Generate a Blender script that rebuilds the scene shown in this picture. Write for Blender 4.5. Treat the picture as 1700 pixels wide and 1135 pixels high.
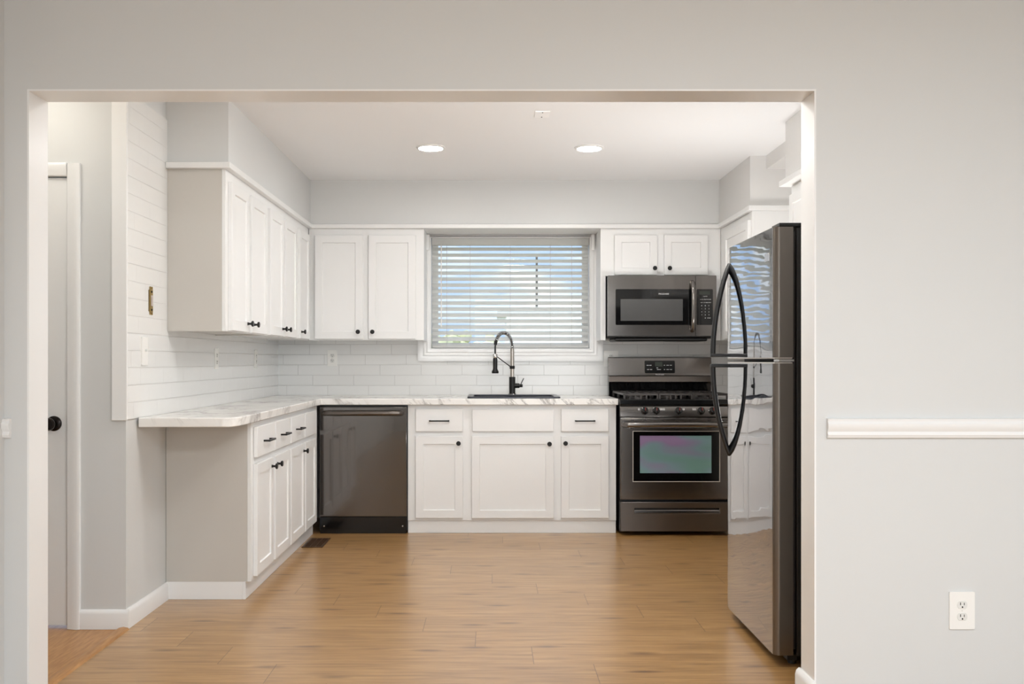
import bpy, bmesh, math, random
from mathutils import Vector, Matrix
R = math.radians
random.seed(7)
for o in list(bpy.data.objects):
    bpy.data.objects.remove(o, do_unlink=True)
scn = bpy.context.scene
COL = scn.collection

# ------------------------------------------------------------------ camera
cam_d = bpy.data.cameras.new('camera')
cam = bpy.data.objects.new('camera', cam_d); COL.objects.link(cam)
cam.location = (0, 0, 1.17); cam.rotation_euler = (R(90), 0, 0)
cam_d.sensor_fit = 'HORIZONTAL'; cam_d.sensor_width = 36
cam_d.lens = 1600/1700*36
cam_d.shift_x = 34/1700; cam_d.shift_y = 30.5/1700
cam_d.clip_start = 0.05; cam_d.clip_end = 300
scn.camera = cam

# ------------------------------------------------------------------ view
scn.view_settings.view_transform = 'Standard'
scn.view_settings.look = 'None'
scn.view_settings.exposure = 0.12
scn.view_settings.gamma = 1.0
scn.view_settings.use_curve_mapping = False

# ------------------------------------------------------------------ sky
W = bpy.data.worlds.new('sky'); scn.world = W; W.use_nodes = True
nt = W.node_tree; nt.nodes.clear()
n_out = nt.nodes.new('ShaderNodeOutputWorld'); n_bg = nt.nodes.new('ShaderNodeBackground')
n_tc = nt.nodes.new('ShaderNodeTexCoord'); n_map = nt.nodes.new('ShaderNodeMapping')
n_map.inputs['Scale'].default_value = (1, 1, 3.2)
n_ns = nt.nodes.new('ShaderNodeTexNoise'); n_ns.inputs['Scale'].default_value = 9; n_ns.inputs['Detail'].default_value = 6
n_rp = nt.nodes.new('ShaderNodeValToRGB')
n_rp.color_ramp.elements[0].position = .46; n_rp.color_ramp.elements[0].color = (.50, .66, .96, 1)
n_rp.color_ramp.elements[1].position = .66; n_rp.color_ramp.elements[1].color = (1, 1, 1, 1)
L = nt.links.new
L(n_tc.outputs['Generated'], n_map.inputs['Vector']); L(n_map.outputs['Vector'], n_ns.inputs['Vector'])
L(n_ns.outputs['Fac'], n_rp.inputs['Fac']); L(n_rp.outputs['Color'], n_bg.inputs['Color'])
n_bg.inputs['Strength'].default_value = 1.25
L(n_bg.outputs['Background'], n_out.inputs['Surface'])

# ------------------------------------------------------------------ sun and lamps
def lamp(name, kind, loc, rot, energy, color=(1, 1, 1), **kw):
    d = bpy.data.lights.new(name, kind); d.energy = energy; d.color = color
    for k, v in kw.items(): setattr(d, k, v)
    o = bpy.data.objects.new(name, d); COL.objects.link(o); o.location = loc; o.rotation_euler = rot
    return o
lamp('sun', 'SUN', (0, -10, 20), (R(38), 0, R(-32)), 3.0, (1, .96, .9), angle=R(1))
# daylight of the dining room's rear windows (behind the camera), an added overhead fill light, the hall's ceiling lamp
DAY = lamp('dining_window_daylight', 'AREA', (1.0, -2.9, 1.35), (R(90), 0, 0), 58, (.86, .94, 1.0), shape='RECTANGLE', size=2.6, size_y=2.0)
lamp('dining_added_fill', 'AREA', (1.15, .2, 2.40), (0, 0, 0), 100, (.88, .94, 1), shape='DISK', size=.9)  # added overhead fill for the grey partition, no known fixture
lamp('kitchen_added_fill', 'POINT', (.25, 3.85, 2.28), (0, 0, 0), 25, (1, .99, .97), shadow_soft_size=.13)  # added fill hidden behind the header, brightens the kitchen ceiling
lamp('behind_fridge_added_fill', 'AREA', (1.45, 5.25, .92), (0, R(152), 0), 14, (1, .99, .98), shape='DISK', size=.4)  # added uplight hidden behind the refrigerator, lifts ceiling and left cabinet doors
lamp('hall_ceiling_lamp', 'POINT', (-2.05, 3.75, 2.3), (0, 0, 0), 5, (1, .93, .82), shadow_soft_size=.12)
DOWNLIGHT = 120.0

# ------------------------------------------------------------------ materials
def lin(c):
    return tuple(((v/255)/12.92 if v/255 <= .04045 else ((v/255+.055)/1.055)**2.4) for v in c)
MATS = {}
def mat(name, rgb, rough=.5, metal=0., spec=.5, coat=0., coat_rough=.03):
    m = bpy.data.materials.new(name); m.use_nodes = True
    b = m.node_tree.nodes['Principled BSDF']
    c = lin(rgb)
    b.inputs['Base Color'].default_value = (*c, 1)
    b.inputs['Roughness'].default_value = rough; b.inputs['Metallic'].default_value = metal
    b.inputs['Specular IOR Level'].default_value = spec
    b.inputs['Coat Weight'].default_value = coat; b.inputs['Coat Roughness'].default_value = coat_rough
    m.diffuse_color = (*c, 1)
    MATS[name] = m
    return m
def nodes(m):
    t = m.node_tree
    return t, t.nodes['Principled BSDF']
def new(t, kind, **inp):
    n = t.nodes.new(kind)
    for k, v in inp.items():
        n.inputs[k.replace('_', ' ')].default_value = v
    return n
def math_n(t, op, a, b=None, c=None):
    n = t.nodes.new('ShaderNodeMath'); n.operation = op
    for i, v in enumerate((a, b, c)):
        if v is None: continue
        if isinstance(v, (int, float)): n.inputs[i].default_value = v
        else: t.links.new(v, n.inputs[i])
    return n.outputs[0]
def ramp(t, fac, stops):
    n = t.nodes.new('ShaderNodeValToRGB'); e = n.color_ramp.elements
    while len(e) < len(stops): e.new(.5)
    for s, (p, c) in zip(e, stops): s.position = p; s.color = (*c, 1)
    t.links.new(fac, n.inputs['Fac']); return n.outputs['Color']
def position(t, scale=(1, 1, 1), rot=(0, 0, 0)):
    g = t.nodes.new('ShaderNodeNewGeometry'); mp = t.nodes.new('ShaderNodeMapping')
    mp.inputs['Scale'].default_value = scale; mp.inputs['Rotation'].default_value = rot
    t.links.new(g.outputs['Position'], mp.inputs['Vector']); return mp.outputs['Vector']
def bump(m, height, strength, dist=.002, normal_in='Normal'):
    t, b = nodes(m); n = t.nodes.new('ShaderNodeBump')
    n.inputs['Strength'].default_value = strength; n.inputs['Distance'].default_value = dist
    t.links.new(height, n.inputs['Height']); t.links.new(n.outputs['Normal'], b.inputs[normal_in])
def noise_bump(m, scale, strength, dist=.002, stretch=(1, 1, 1), detail=3, coat=False):
    t, b = nodes(m); n = new(t, 'ShaderNodeTexNoise', Scale=scale, Detail=float(detail))
    t.links.new(position(t, stretch), n.inputs['Vector'])
    bump(m, n.outputs['Fac'], strength, dist)
    if coat: bump(m, n.outputs['Fac'], strength, dist, 'Coat Normal')

paint = mat('grey_wall_paint', (213, 214, 213), .45); noise_bump(paint, 90, .12, .001)
paint_k = mat('pale_kitchen_paint', (222, 221, 219), .5); noise_bump(paint_k, 90, .1, .001)
ceil_m = mat('white_ceiling_paint', (243, 244, 245), .8); noise_bump(ceil_m, 60, .1, .001)
gloss = mat('white_gloss_trim_paint', (237, 237, 236), .28); noise_bump(gloss, 35, .12, .0015)
cabw = mat('white_cabinet_paint', (236, 236, 235), .38)
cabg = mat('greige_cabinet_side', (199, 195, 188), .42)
plastic = mat('white_plastic', (240, 239, 235), .3)
plasticg = mat('white_plastic_face', (226, 226, 222), .3)
blk = mat('matte_black_metal', (17, 16, 16), .42, .0, .35)
blackp = mat('black_plastic', (14, 14, 15), .35)
glossblk = mat('black_enamel', (10, 10, 11), .12)
iron = mat('cast_iron', (58, 54, 52), .42, .3)
slot = mat('dark_slot', (18, 17, 16), .6)
chrome = mat('chrome', (205, 203, 200), .15, 1.)
taupe = mat('brushed_nickel', (178, 172, 164), .3, 1.)
brass = mat('brass', (176, 150, 92), .35, 1.)
bronze = mat('dark_bronze', (30, 24, 22), .22, .7)
steel = mat('black_stainless_steel', (122, 117, 113), .2, 1., coat=.6, coat_rough=.05)
steel_s = mat('polished_black_stainless', (106, 102, 99), .13, 1., coat=.8, coat_rough=.03)
fr_edge = mat('dark_stainless_edge', (120, 113, 106), .28, 1.)
steel_d = mat('black_stainless_steel_dark', (110, 104, 99), .3, 1.)
fr_m = mat('mirror_black_stainless', (152, 153, 158), .035, 1., coat=1., coat_rough=.02)
noise_bump(fr_m, 5, .2, .006, (1, .4, 2.2), 2, coat=True)
fr_side = mat('fridge_side_textured_black', (26, 24, 23), .45)
noise_bump(fr_side, 400, .2, .001)
blind_m = mat('white_vinyl_slats', (240, 239, 237), .45)
t, b = nodes(blind_m)
tl_ = t.nodes.new('ShaderNodeBsdfTranslucent'); tl_.inputs['Color'].default_value = (.9, .9, .88, 1)
ms_ = t.nodes.new('ShaderNodeMixShader'); ms_.inputs['Fac'].default_value = .5
t.links.new(b.outputs[0], ms_.inputs[1]); t.links.new(tl_.outputs[0], ms_.inputs[2])
t.links.new(ms_.outputs[0], t.nodes['Material Output'].inputs['Surface'])
vinyl = mat('white_window_vinyl', (244, 244, 243), .35)
cordm = mat('white_cord', (214, 210, 204), .7)
glassblk = mat('black_glass', (12, 12, 13), .06, 0, .6)
mwin = mat('microwave_window_screen', (86, 86, 86), .12, 0, .8)
ovwin = mat('coated_oven_glass_painted_reflection', (120, 130, 140), .1, .55)
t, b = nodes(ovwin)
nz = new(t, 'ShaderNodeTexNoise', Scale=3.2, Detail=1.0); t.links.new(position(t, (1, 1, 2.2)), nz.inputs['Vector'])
t.links.new(ramp(t, nz.outputs['Fac'], [(.36, (.58, .42, .72)), (.5, (.42, .64, .72)), (.62, (.36, .66, .60))]), b.inputs['Base Color'])  # coating tint, with the bright reflection painted into the base colour
whitemark = mat('white_print', (225, 225, 225), .6)
redmark = mat('red_print', (170, 50, 45), .6)
badge = mat('silver_badge', (190, 190, 192), .3, .8)
silver = mat('silver_edge', (214, 208, 200), .3, .4)
sinkm = mat('black_composite_sink', (44, 46, 56), .28)
ventm = mat('brown_metal_vent', (92, 66, 46), .4, .5)
gasket = mat('grey_gasket', (50, 48, 47), .6)
hallfloor = mat('orange_oak_floor', (196, 138, 80), .35)
t, b = nodes(hallfloor)
nz = new(t, 'ShaderNodeTexNoise', Scale=14.0, Detail=5.0); t.links.new(position(t, (6, .7, 1)), nz.inputs['Vector'])
t.links.new(ramp(t, nz.outputs['Fac'], [(.3, lin((160, 112, 62))), (.7, lin((190, 142, 88)))]), b.inputs['Base Color'])

# glass that lets light and view through, with a faint reflection
glass = bpy.data.materials.new('window_glass'); glass.use_nodes = True
t = glass.node_tree; t.nodes.clear()
o_ = t.nodes.new('ShaderNodeOutputMaterial'); mx = t.nodes.new('ShaderNodeMixShader'); tr = t.nodes.new('ShaderNodeBsdfTransparent')
gl = t.nodes.new('ShaderNodeBsdfGlossy'); gl.inputs['Roughness'].default_value = .02
tr.inputs['Color'].default_value = (.96, .98, .98, 1); mx.inputs['Fac'].default_value = .06
t.links.new(tr.outputs[0], mx.inputs[1]); t.links.new(gl.outputs[0], mx.inputs[2]); t.links.new(mx.outputs[0], o_.inputs['Surface'])

def emis(name, rgb, s, base=.9):
    m = bpy.data.materials.new(name); m.use_nodes = True; t = m.node_tree
    b = t.nodes['Principled BSDF']; b.inputs['Base Color'].default_value = (base, base, base, 1)
    b.inputs['Emission Color'].default_value = (*rgb, 1); b.inputs['Emission Strength'].default_value = s
    return m
lightm = emis('downlight_diffuser', (1, .985, .96), DOWNLIGHT)
dispm = emis('dim_green_display', (.12, .18, .1), .07, .02)

# subway tiles: 3 x 12 inch, third offset
def tile_mat(name, axis):
    m = mat(name, (233, 232, 228), .13, 0, .5)
    t, b = nodes(m)
    g = t.nodes.new('ShaderNodeNewGeometry'); s = t.nodes.new('ShaderNodeSeparateXYZ'); t.links.new(g.outputs['Position'], s.inputs[0])
    H, Wd, G = .0765, .305, .0016
    v = math_n(t, 'DIVIDE', math_n(t, 'SUBTRACT', s.outputs['Z'], .907), H)
    row = math_n(t, 'FLOOR', v)
    u = math_n(t, 'ADD', math_n(t, 'DIVIDE', s.outputs[axis], Wd), math_n(t, 'MULTIPLY', row, .36))
    fu, fv = math_n(t, 'FRACT', u), math_n(t, 'FRACT', v)
    du = math_n(t, 'MULTIPLY', math_n(t, 'MINIMUM', fu, math_n(t, 'SUBTRACT', 1., fu)), Wd)
    dv = math_n(t, 'MULTIPLY', math_n(t, 'MINIMUM', fv, math_n(t, 'SUBTRACT', 1., fv)), H)
    d = math_n(t, 'MINIMUM', du, dv)
    mr = t.nodes.new('ShaderNodeMapRange'); mr.inputs['From Min'].default_value = G*.5; mr.inputs['From Max'].default_value = G*1.6
    t.links.new(d, mr.inputs['Value'])
    t.links.new(ramp(t, mr.outputs[0], [(0., lin((203, 202, 200))), (1., lin((230, 230, 228)))]), b.inputs['Base Color'])
    t.links.new(math_n(t, 'SUBTRACT', .75, math_n(t, 'MULTIPLY', mr.outputs[0], .62)), b.inputs['Roughness'])
    bump(m, mr.outputs[0], .6, .0012)
    return m
tile_x, tile_y = tile_mat('white_subway_tile_back', 'X'), tile_mat('white_subway_tile_side', 'Y')

# oak laminate planks running across the room
oak = mat('oak_laminate', (198, 152, 104), .3, 0, .8, coat=.6, coat_rough=.26)
t, b = nodes(oak)
g = t.nodes.new('ShaderNodeNewGeometry'); s = t.nodes.new('ShaderNodeSeparateXYZ'); t.links.new(g.outputs['Position'], s.inputs[0])
PW, PL = .2235, 1.22
v = math_n(t, 'DIVIDE', math_n(t, 'SUBTRACT', s.outputs['Y'], 3.714), PW); row = math_n(t, 'FLOOR', v)
u = math_n(t, 'DIVIDE', math_n(t, 'ADD', math_n(t, 'SUBTRACT', s.outputs['X'], .163), math_n(t, 'MULTIPLY', row, .23)), PL)
fu, fv = math_n(t, 'FRACT', u), math_n(t, 'FRACT', v); colm = math_n(t, 'FLOOR', u)
du = math_n(t, 'MULTIPLY', math_n(t, 'MINIMUM', fu, math_n(t, 'SUBTRACT', 1., fu)), PL)
dv = math_n(t, 'MULTIPLY', math_n(t, 'MINIMUM', fv, math_n(t, 'SUBTRACT', 1., fv)), PW)
seam = t.nodes.new('ShaderNodeMapRange'); seam.inputs['From Min'].default_value = .0006; seam.inputs['From Max'].default_value = .0022
t.links.new(math_n(t, 'MINIMUM', du, math_n(t, 'MULTIPLY', dv, 1.6)), seam.inputs['Value'])
cmb = t.nodes.new('ShaderNodeCombineXYZ'); t.links.new(row, cmb.inputs[0]); t.links.new(colm, cmb.inputs[1])
wn = t.nodes.new('ShaderNodeTexWhiteNoise'); wn.noise_dimensions = '3D'; t.links.new(cmb.outputs[0], wn.inputs['Vector'])
# grain: world position stretched along the plank, shifted per plank
off = t.nodes.new('ShaderNodeVectorMath'); off.operation = 'MULTIPLY_ADD'
off.inputs[1].default_value = (7, 7, 7); t.links.new(wn.outputs['Color'], off.inputs[0]); t.links.new(position(t, (1.0, 13, 1)), off.inputs[2])
g1 = new(t, 'ShaderNodeTexNoise', Scale=3.2, Detail=8.0, Roughness=.62, Distortion=.35); t.links.new(off.outputs[0], g1.inputs['Vector'])
off2 = t.nodes.new('ShaderNodeVectorMath'); off2.operation = 'MULTIPLY_ADD'
off2.inputs[1].default_value = (9, 9, 9); t.links.new(wn.outputs['Color'], off2.inputs[0]); t.links.new(position(t, (1.4, 60, 1)), off2.inputs[2])
g2 = new(t, 'ShaderNodeTexNoise', Scale=6.0, Detail=4.0); t.links.new(off2.outputs[0], g2.inputs['Vector'])
c1 = ramp(t, g1.outputs['Fac'], [(.28, lin((141, 102, 55))), (.5, lin((174, 132, 78))), (.75, lin((195, 156, 101)))])
def mixc(t, mode, fac, a, b_):
    n = t.nodes.new('ShaderNodeMix'); n.data_type = 'RGBA'; n.blend_type = mode
    for k, vv in ((0, fac), (6, a), (7, b_)):
        if isinstance(vv, (int, float)): n.inputs[k].default_value = vv
        elif isinstance(vv, tuple): n.inputs[k].default_value = (*vv, 1)
        else: t.links.new(vv, n.inputs[k])
    return n.outputs[2]
c2 = mixc(t, 'MULTIPLY', .55, c1, ramp(t, g2.outputs['Fac'], [(.3, (.72, .68, .64)), (.6, (1, 1, 1))]))
c3 = mixc(t, 'MULTIPLY', 1., c2, ramp(t, wn.outputs['Value'], [(0., (.93, .92, .90)), (1., (1.04, 1.04, 1.05))]))
vor = t.nodes.new('ShaderNodeTexVoronoi'); vor.voronoi_dimensions = '2D'; vor.inputs['Scale'].default_value = 1.5; t.links.new(position(t, (1, 3.4, 1)), vor.inputs['Vector'])
kn = ramp(t, vor.outputs['Distance'], [(.0, (.30, .25, .21)), (.06, (.62, .55, .48)), (.12, (1, 1, 1))])
c4 = mixc(t, 'MULTIPLY', .8, c3, kn)
c5 = mixc(t, 'MULTIPLY', 1., c4, ramp(t, seam.outputs[0], [(0., (.42, .36, .3)), (1., (1, 1, 1))]))
t.links.new(c5, b.inputs['Base Color'])
t.links.new(math_n(t, 'ADD', .30, math_n(t, 'MULTIPLY', g2.outputs['Fac'], .12)), b.inputs['Roughness'])
bump(oak, math_n(t, 'ADD', seam.outputs[0], math_n(t, 'MULTIPLY', g2.outputs['Fac'], .15)), .25, .001)

# pale marble laminate
marble = mat('white_marble_laminate', (236, 234, 230), .22)
t, b = nodes(marble)
p = position(t, (1, 1, 1), (R(20), R(28), R(35)))
nA = new(t, 'ShaderNodeTexNoise', Scale=3.0, Detail=6.0, Roughness=.6, Distortion=.6)
pm = t.nodes.new('ShaderNodeVectorMath'); pm.operation = 'MULTIPLY'; pm.inputs[1].default_value = (4.5, 1.0, 1.2); t.links.new(p, pm.inputs[0])
t.links.new(pm.outputs[0], nA.inputs['Vector'])
vein = math_n(t, 'ABSOLUTE', math_n(t, 'SUBTRACT', nA.outputs['Fac'], .5))
nB = new(t, 'ShaderNodeTexNoise', Scale=2.2, Detail=2.0); t.links.new(p, nB.inputs['Vector'])
v1 = ramp(t, vein, [(0., lin((158, 154, 150))), (.012, lin((200, 197, 193))), (.06, lin((236, 234, 230)))])
mask = ramp(t, nB.outputs['Fac'], [(.38, (0, 0, 0)), (.54, (1, 1, 1))])
t.links.new(mixc(t, 'MIX', mask, lin((238, 236, 232)), v1), b.inputs['Base Color'])

# ------------------------------------------------------------------ mesh builder
ABS = {}
class MB:
    def __init__(s): s.bm = bmesh.new()
    def box(s, x0, x1, y0, y1, z0, z1):
        v = [s.bm.verts.new(p) for p in ((x0,y0,z0),(x1,y0,z0),(x1,y1,z0),(x0,y1,z0),(x0,y0,z1),(x1,y0,z1),(x1,y1,z1),(x0,y1,z1))]
        for f in ((0,3,2,1),(4,5,6,7),(0,1,5,4),(1,2,6,5),(2,3,7,6),(3,0,4,7)): s.bm.faces.new([v[i] for i in f])
        return s
    def ring_loft(s, rings, cap=True, closed=False):
        R_ = [[s.bm.verts.new(p) for p in r] for r in rings]; n = len(R_[0])
        pairs = list(zip(R_, R_[1:])) + ([(R_[-1], R_[0])] if closed else [])
        for a, b_ in pairs:
            for i in range(n): s.bm.faces.new((a[i], a[(i+1) % n], b_[(i+1) % n], b_[i]))
        if cap and not closed:
            s.bm.faces.new(R_[0][::-1]); s.bm.faces.new(R_[-1])
        return s
    def lathe(s, prof, c, axis, n=24, cap=True):
        ax = Vector(axis).normalized(); c = Vector(c)
        a = ax.orthogonal().normalized(); b_ = ax.cross(a)
        return s.ring_loft([[c + ax*h + (a*math.cos(2*math.pi*i/n) + b_*math.sin(2*math.pi*i/n))*max(r, 1e-4) for i in range(n)] for r, h in prof], cap)
    def cyl(s, a, b_, r, r2=None, n=20):
        a, b_ = Vector(a), Vector(b_); d = b_-a
        return s.lathe([(r, 0), (r if r2 is None else r2, d.length)], a, d, n)
    def tube(s, pts, r, n=10, sx=1., closed=False):
        P = [Vector(p) for p in pts]; m = len(P); rs = r if isinstance(r, (list, tuple)) else [r]*m
        T = []
        for i in range(m):
            if closed: T.append((P[(i+1) % m]-P[i-1]).normalized())
            else: T.append((P[min(i+1, m-1)]-P[max(i-1, 0)]).normalized())
        u = T[0].orthogonal().normalized(); rings = []
        for i in range(m):
            u = (u - T[i]*u.dot(T[i])).normalized(); w = T[i].cross(u)
            rings.append([P[i] + (u*math.cos(2*math.pi*k/n)*sx + w*math.sin(2*math.pi*k/n))*rs[i] for k in range(n)])
        return s.ring_loft(rings, True, closed)
    def prism(s, outer, holes, fn, t0, t1):
        b2 = bmesh.new(); es = []
        for lp in [outer]+list(holes):
            vs = [b2.verts.new((p[0], p[1], 0)) for p in lp]
            for i in range(len(vs)): es.append(b2.edges.new((vs[i], vs[(i+1) % len(vs)])))
        bmesh.ops.triangle_fill(b2, use_beauty=True, use_dissolve=False, edges=es)
        if holes:                                   # drop triangles lying in holes
            def inside(pt, poly):
                c = False
                for i in range(len(poly)):
                    a, q = poly[i], poly[i-1]
                    if (a[1] > pt[1]) != (q[1] > pt[1]) and pt[0] < (q[0]-a[0])*(pt[1]-a[1])/(q[1]-a[1])+a[0]: c = not c
                return c
            bad = [f for f in b2.faces if any(inside(f.calc_center_median(), h) for h in holes)]
            if bad: bmesh.ops.delete(b2, geom=bad, context='FACES')
        b2.verts.index_update()
        bot = {v.index: s.bm.verts.new(fn(v.co.x, v.co.y, t0)) for v in b2.verts}
        top = {v.index: s.bm.verts.new(fn(v.co.x, v.co.y, t1)) for v in b2.verts}
        for f in b2.faces:
            ids = [v.index for v in f.verts]
            s.bm.faces.new([bot[i] for i in ids]); s.bm.faces.new([top[i] for i in ids][::-1])
        for e in b2.edges:
            if len(e.link_faces) == 1:
                i, j = e.verts[0].index, e.verts[1].index
                s.bm.faces.new((bot[i], bot[j], top[j], top[i]))
        b2.free(); return s
    def text(s, body, size, x, y, z, align='CENTER'):
        cu = bpy.data.curves.new('lettering', 'FONT'); cu.body = body; cu.size = size; cu.align_x = align; cu.align_y = 'CENTER'
        cu.extrude = .0002; cu.resolution_u = 2
        ob = bpy.data.objects.new('lettering', cu); me = bpy.data.meshes.new_from_object(ob)
        me.transform(Matrix.Translation((x, y, z)) @ Matrix.Rotation(R(90), 4, 'X'))
        s.bm.from_mesh(me); bpy.data.objects.remove(ob); bpy.data.meshes.remove(me); bpy.data.curves.remove(cu)
        return s
    def shaker(s, x0, x1, z0, z1, yf, t_=.02, stile=.055, rec=.008):
        def ring(i, y): return [(x0+i, y, z0+i), (x1-i, y, z0+i), (x1-i, y, z1-i), (x0+i, y, z1-i)]
        return s.ring_loft([ring(0, yf+t_), ring(0, yf+.002), ring(.002, yf), ring(stile, yf), ring(stile+.003, yf+rec)], True)
    def build(s, name, m, parent=None, bevel=0., seg=2, smooth=True, origin=None):
        bm = s.bm
        bmesh.ops.recalc_face_normals(bm, faces=bm.faces)
        xs = [v.co for v in bm.verts]
        lo = Vector([min(c[i] for c in xs) for i in range(3)]); hi = Vector([max(c[i] for c in xs) for i in range(3)])
        c = Vector(origin) if origin is not None else (lo+hi)/2
        if origin is None and parent is None: c.z = lo.z
        bmesh.ops.translate(bm, verts=bm.verts, vec=-c)
        me = bpy.data.meshes.new(name); bm.to_mesh(me); bm.free()
        me.materials.append(m)
        if smooth:
            for p_ in me.polygons: p_.use_smooth = True
            me.set_sharp_from_angle(angle=R(34))
        o = bpy.data.objects.new(name, me); COL.objects.link(o)
        pa = ABS.get(parent, Vector((0, 0, 0))) if parent is not None else Vector((0, 0, 0))
        o.parent = parent; o.location = c-pa; ABS[o] = c
        if bevel:
            bv = o.modifiers.new('edge', 'BEVEL'); bv.width = bevel; bv.segments = seg; bv.limit_method = 'ANGLE'; bv.angle_limit = R(40)
        return o
def tag(o, label=None, cat=None, group=None, kind=None):
    if label: o['label'] = label
    if cat: o['category'] = cat
    if group: o['group'] = group
    if kind: o['kind'] = kind
    return o
def thing(name, label, cat, loc=(0, 0, 0), rz=0, group=None):
    o = bpy.data.objects.new(name, None); COL.objects.link(o); o.location = loc; o.rotation_euler = (0, 0, rz)
    o.empty_display_size = .1; ABS[o] = Vector((0, 0, 0))
    return tag(o, label, cat, group)
def struct(o, label, cat): return tag(o, label, cat, None, 'structure')
def copy_tree(o, parent=None):
    c = o.copy(); COL.objects.link(c)
    if parent is not None: c.parent = parent
    for ch in list(o.children): copy_tree(ch, c)
    return c
XY = lambda u, v, t_: (u, v, t_)
XZ = lambda u, v, t_: (u, t_, v)
YZ = lambda u, v, t_: (t_, u, v)
rect = lambda a, b_, c, d: [(a, c), (b_, c), (b_, d), (a, d)]
def rrect(a, b_, c, d, r, n=5):
    pts = []
    for cx, cy, a0 in ((b_-r, d-r, 0), (a+r, d-r, 90), (a+r, c+r, 180), (b_-r, c+r, 270)):
        for i in range(n+1):
            q = R(a0+90*i/n); pts.append((cx+r*math.cos(q), cy+r*math.sin(q)))
    return pts

# ------------------------------------------------------------------ the setting
XL, XR, YB, CZ = -1.595, 1.955, 7.18, 2.45          # kitchen left wall, right wall, back wall, ceiling
YF0, YF1 = 3.20, 3.335                               # dining/kitchen partition
OX0, OX1, OZ = -1.542, 1.078, 2.07                   # its opening
YE = 4.205                                           # end of the left tiled wall
HX = -2.75                                           # hall left wall
DX0, DX1, DY0 = -1.618, 2.6, -3.0                    # dining room
WX0, WX1, WZ0, WZ1 = -.462, .742, 1.246, 2.095       # window opening

struct(MB().box(XL, 2.75, DY0-.1, YB+.2, -.12, 0).build('floor', oak), 'oak laminate plank floor running across the kitchen', 'floor')
struct(MB().box(HX-.1, XL, YF1-.2, YE+.1, -.12, -.001).build('floor_hall', hallfloor), 'orange oak floor of the side hall left of the kitchen', 'floor')
struct(MB().box(HX-.15, 2.75, DY0-.15, YB+.2, CZ, CZ+.15).build('ceiling', ceil_m), 'flat white ceiling over the kitchen', 'ceiling')
struct(MB().prism(rect(XL-.1, XR+.1, -.1, CZ), [rect(WX0, WX1, WZ0, WZ1)], XZ, YB, YB+.15).build('wall_back', paint_k), 'kitchen back wall with the window', 'wall')
struct(MB().box(XL-.1, XL, YE, YB, -.1, CZ).build('wall_left', paint), 'left kitchen wall, painted under the counter overhang', 'wall')
struct(MB().box(XR, XR+.1, YF1, YB, -.1, CZ).build('wall_right', paint_k), 'right kitchen wall behind the refrigerator', 'wall')
struct(MB().prism([(HX-.1, -.1), (OX0, -.1), (OX0, OZ), (OX1, OZ), (OX1, -.1), (DX1+.1, -.1), (DX1+.1, CZ), (HX-.1, CZ)], [], XZ, YF0, YF1).build('wall_front', paint), 'grey dining room wall with the wide opening to the kitchen', 'wall')
struct(MB().box(DX0-.1, DX0, DY0, YF0, -.1, CZ).build('wall_dining_left', paint), 'left wall of the dining room at the picture edge', 'wall')
struct(MB().box(DX1, DX1+.1, DY0, YF0, -.1, CZ).build('wall_dining_right', paint), 'right wall of the dining room', 'wall')
struct(MB().box(DX0-.1, DX1+.1, DY0-.1, DY0, -.1, CZ).build('wall_dining_rear', paint), 'rear wall of the dining room', 'wall')
DRX = -1.853; DZT = 1.969                            # door right edge, top
struct(MB().prism([(HX, -.1), (XL-.1, -.1), (XL-.1, CZ), (HX, CZ)], [rect(-2.62, DRX+.004, -.05, DZT+.004)], XZ, YE, YE+.1).build('wall_hall', paint), 'hall wall with a white door, left of the tiled wall', 'wall')
struct(MB().box(HX-.1, HX, YF1, YE+.1, -.1, CZ).build('wall_hall_left', paint), 'far left wall of the hall', 'wall')
# tile skins
struct(MB().prism(rect(XL, 1.95, .912, 2.10), [rect(WX0-.03, WX1+.03, WZ0-.03, 2.2-.11)], XZ, YB-.008, YB).build('wall_tile_back', tile_x, smooth=False), 'white subway tile backsplash on the back wall', 'tiles')
struct(MB().box(XL, XL+.008, YE, YB-.008, .912, 2.345).build('wall_tile_left', tile_y, smooth=False), 'white subway tiles covering the left wall above the counter', 'tiles')
# soffits
struct(MB().box(XL+.001, -1.287, 4.717, YB-.001, 2.136, CZ).build('wall_soffit_left', paint), 'pale soffit above the left wall cabinets', 'soffit')
struct(MB().box(-1.287, 1.618, 6.845, YB-.001, 2.136, CZ).build('wall_soffit_back', paint), 'pale soffit above the back wall cabinets and window', 'soffit')
struct(MB().box(1.618, XR-.001, 6.03, YB-.001, 2.136, CZ).build('wall_soffit_right', paint_k), 'pale soffit above the corner cabinet right of the range', 'soffit')
struct(MB().box(1.58, XR-.001, YF1+.001, 5.18, 2.136, CZ).build('wall_soffit_fridge', paint_k), 'pale soffit above the cabinet over the refrigerator', 'soffit')
struct(MB().box(1.717, XR-.001, 5.18, 6.03, 2.365, CZ).build('wall_soffit_duct', paint_k), 'shallow boxed duct under the ceiling at right', 'soffit')
# ledge trim on the cabinets
TZ0, TZ1 = 2.106, 2.136
mb = MB()
mb.prism([(XL+.009, 4.687), (-1.272, 4.687), (-1.272, 6.83), (1.603, 6.83), (1.603, 6.0), (XR, 6.0), (XR, YB-.009), (XL+.009, YB-.009)], [], XY, TZ0, TZ1)
struct(mb.build('trim_1', gloss, bevel=.003), 'white ledge trim along the tops of the wall cabinets', 'trim')
struct(MB().box(1.553, XR, YF1+.001, 5.21, TZ0, TZ1).build('trim_2', gloss, bevel=.003), 'white ledge trim on top of the cabinet over the refrigerator', 'trim')
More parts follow.
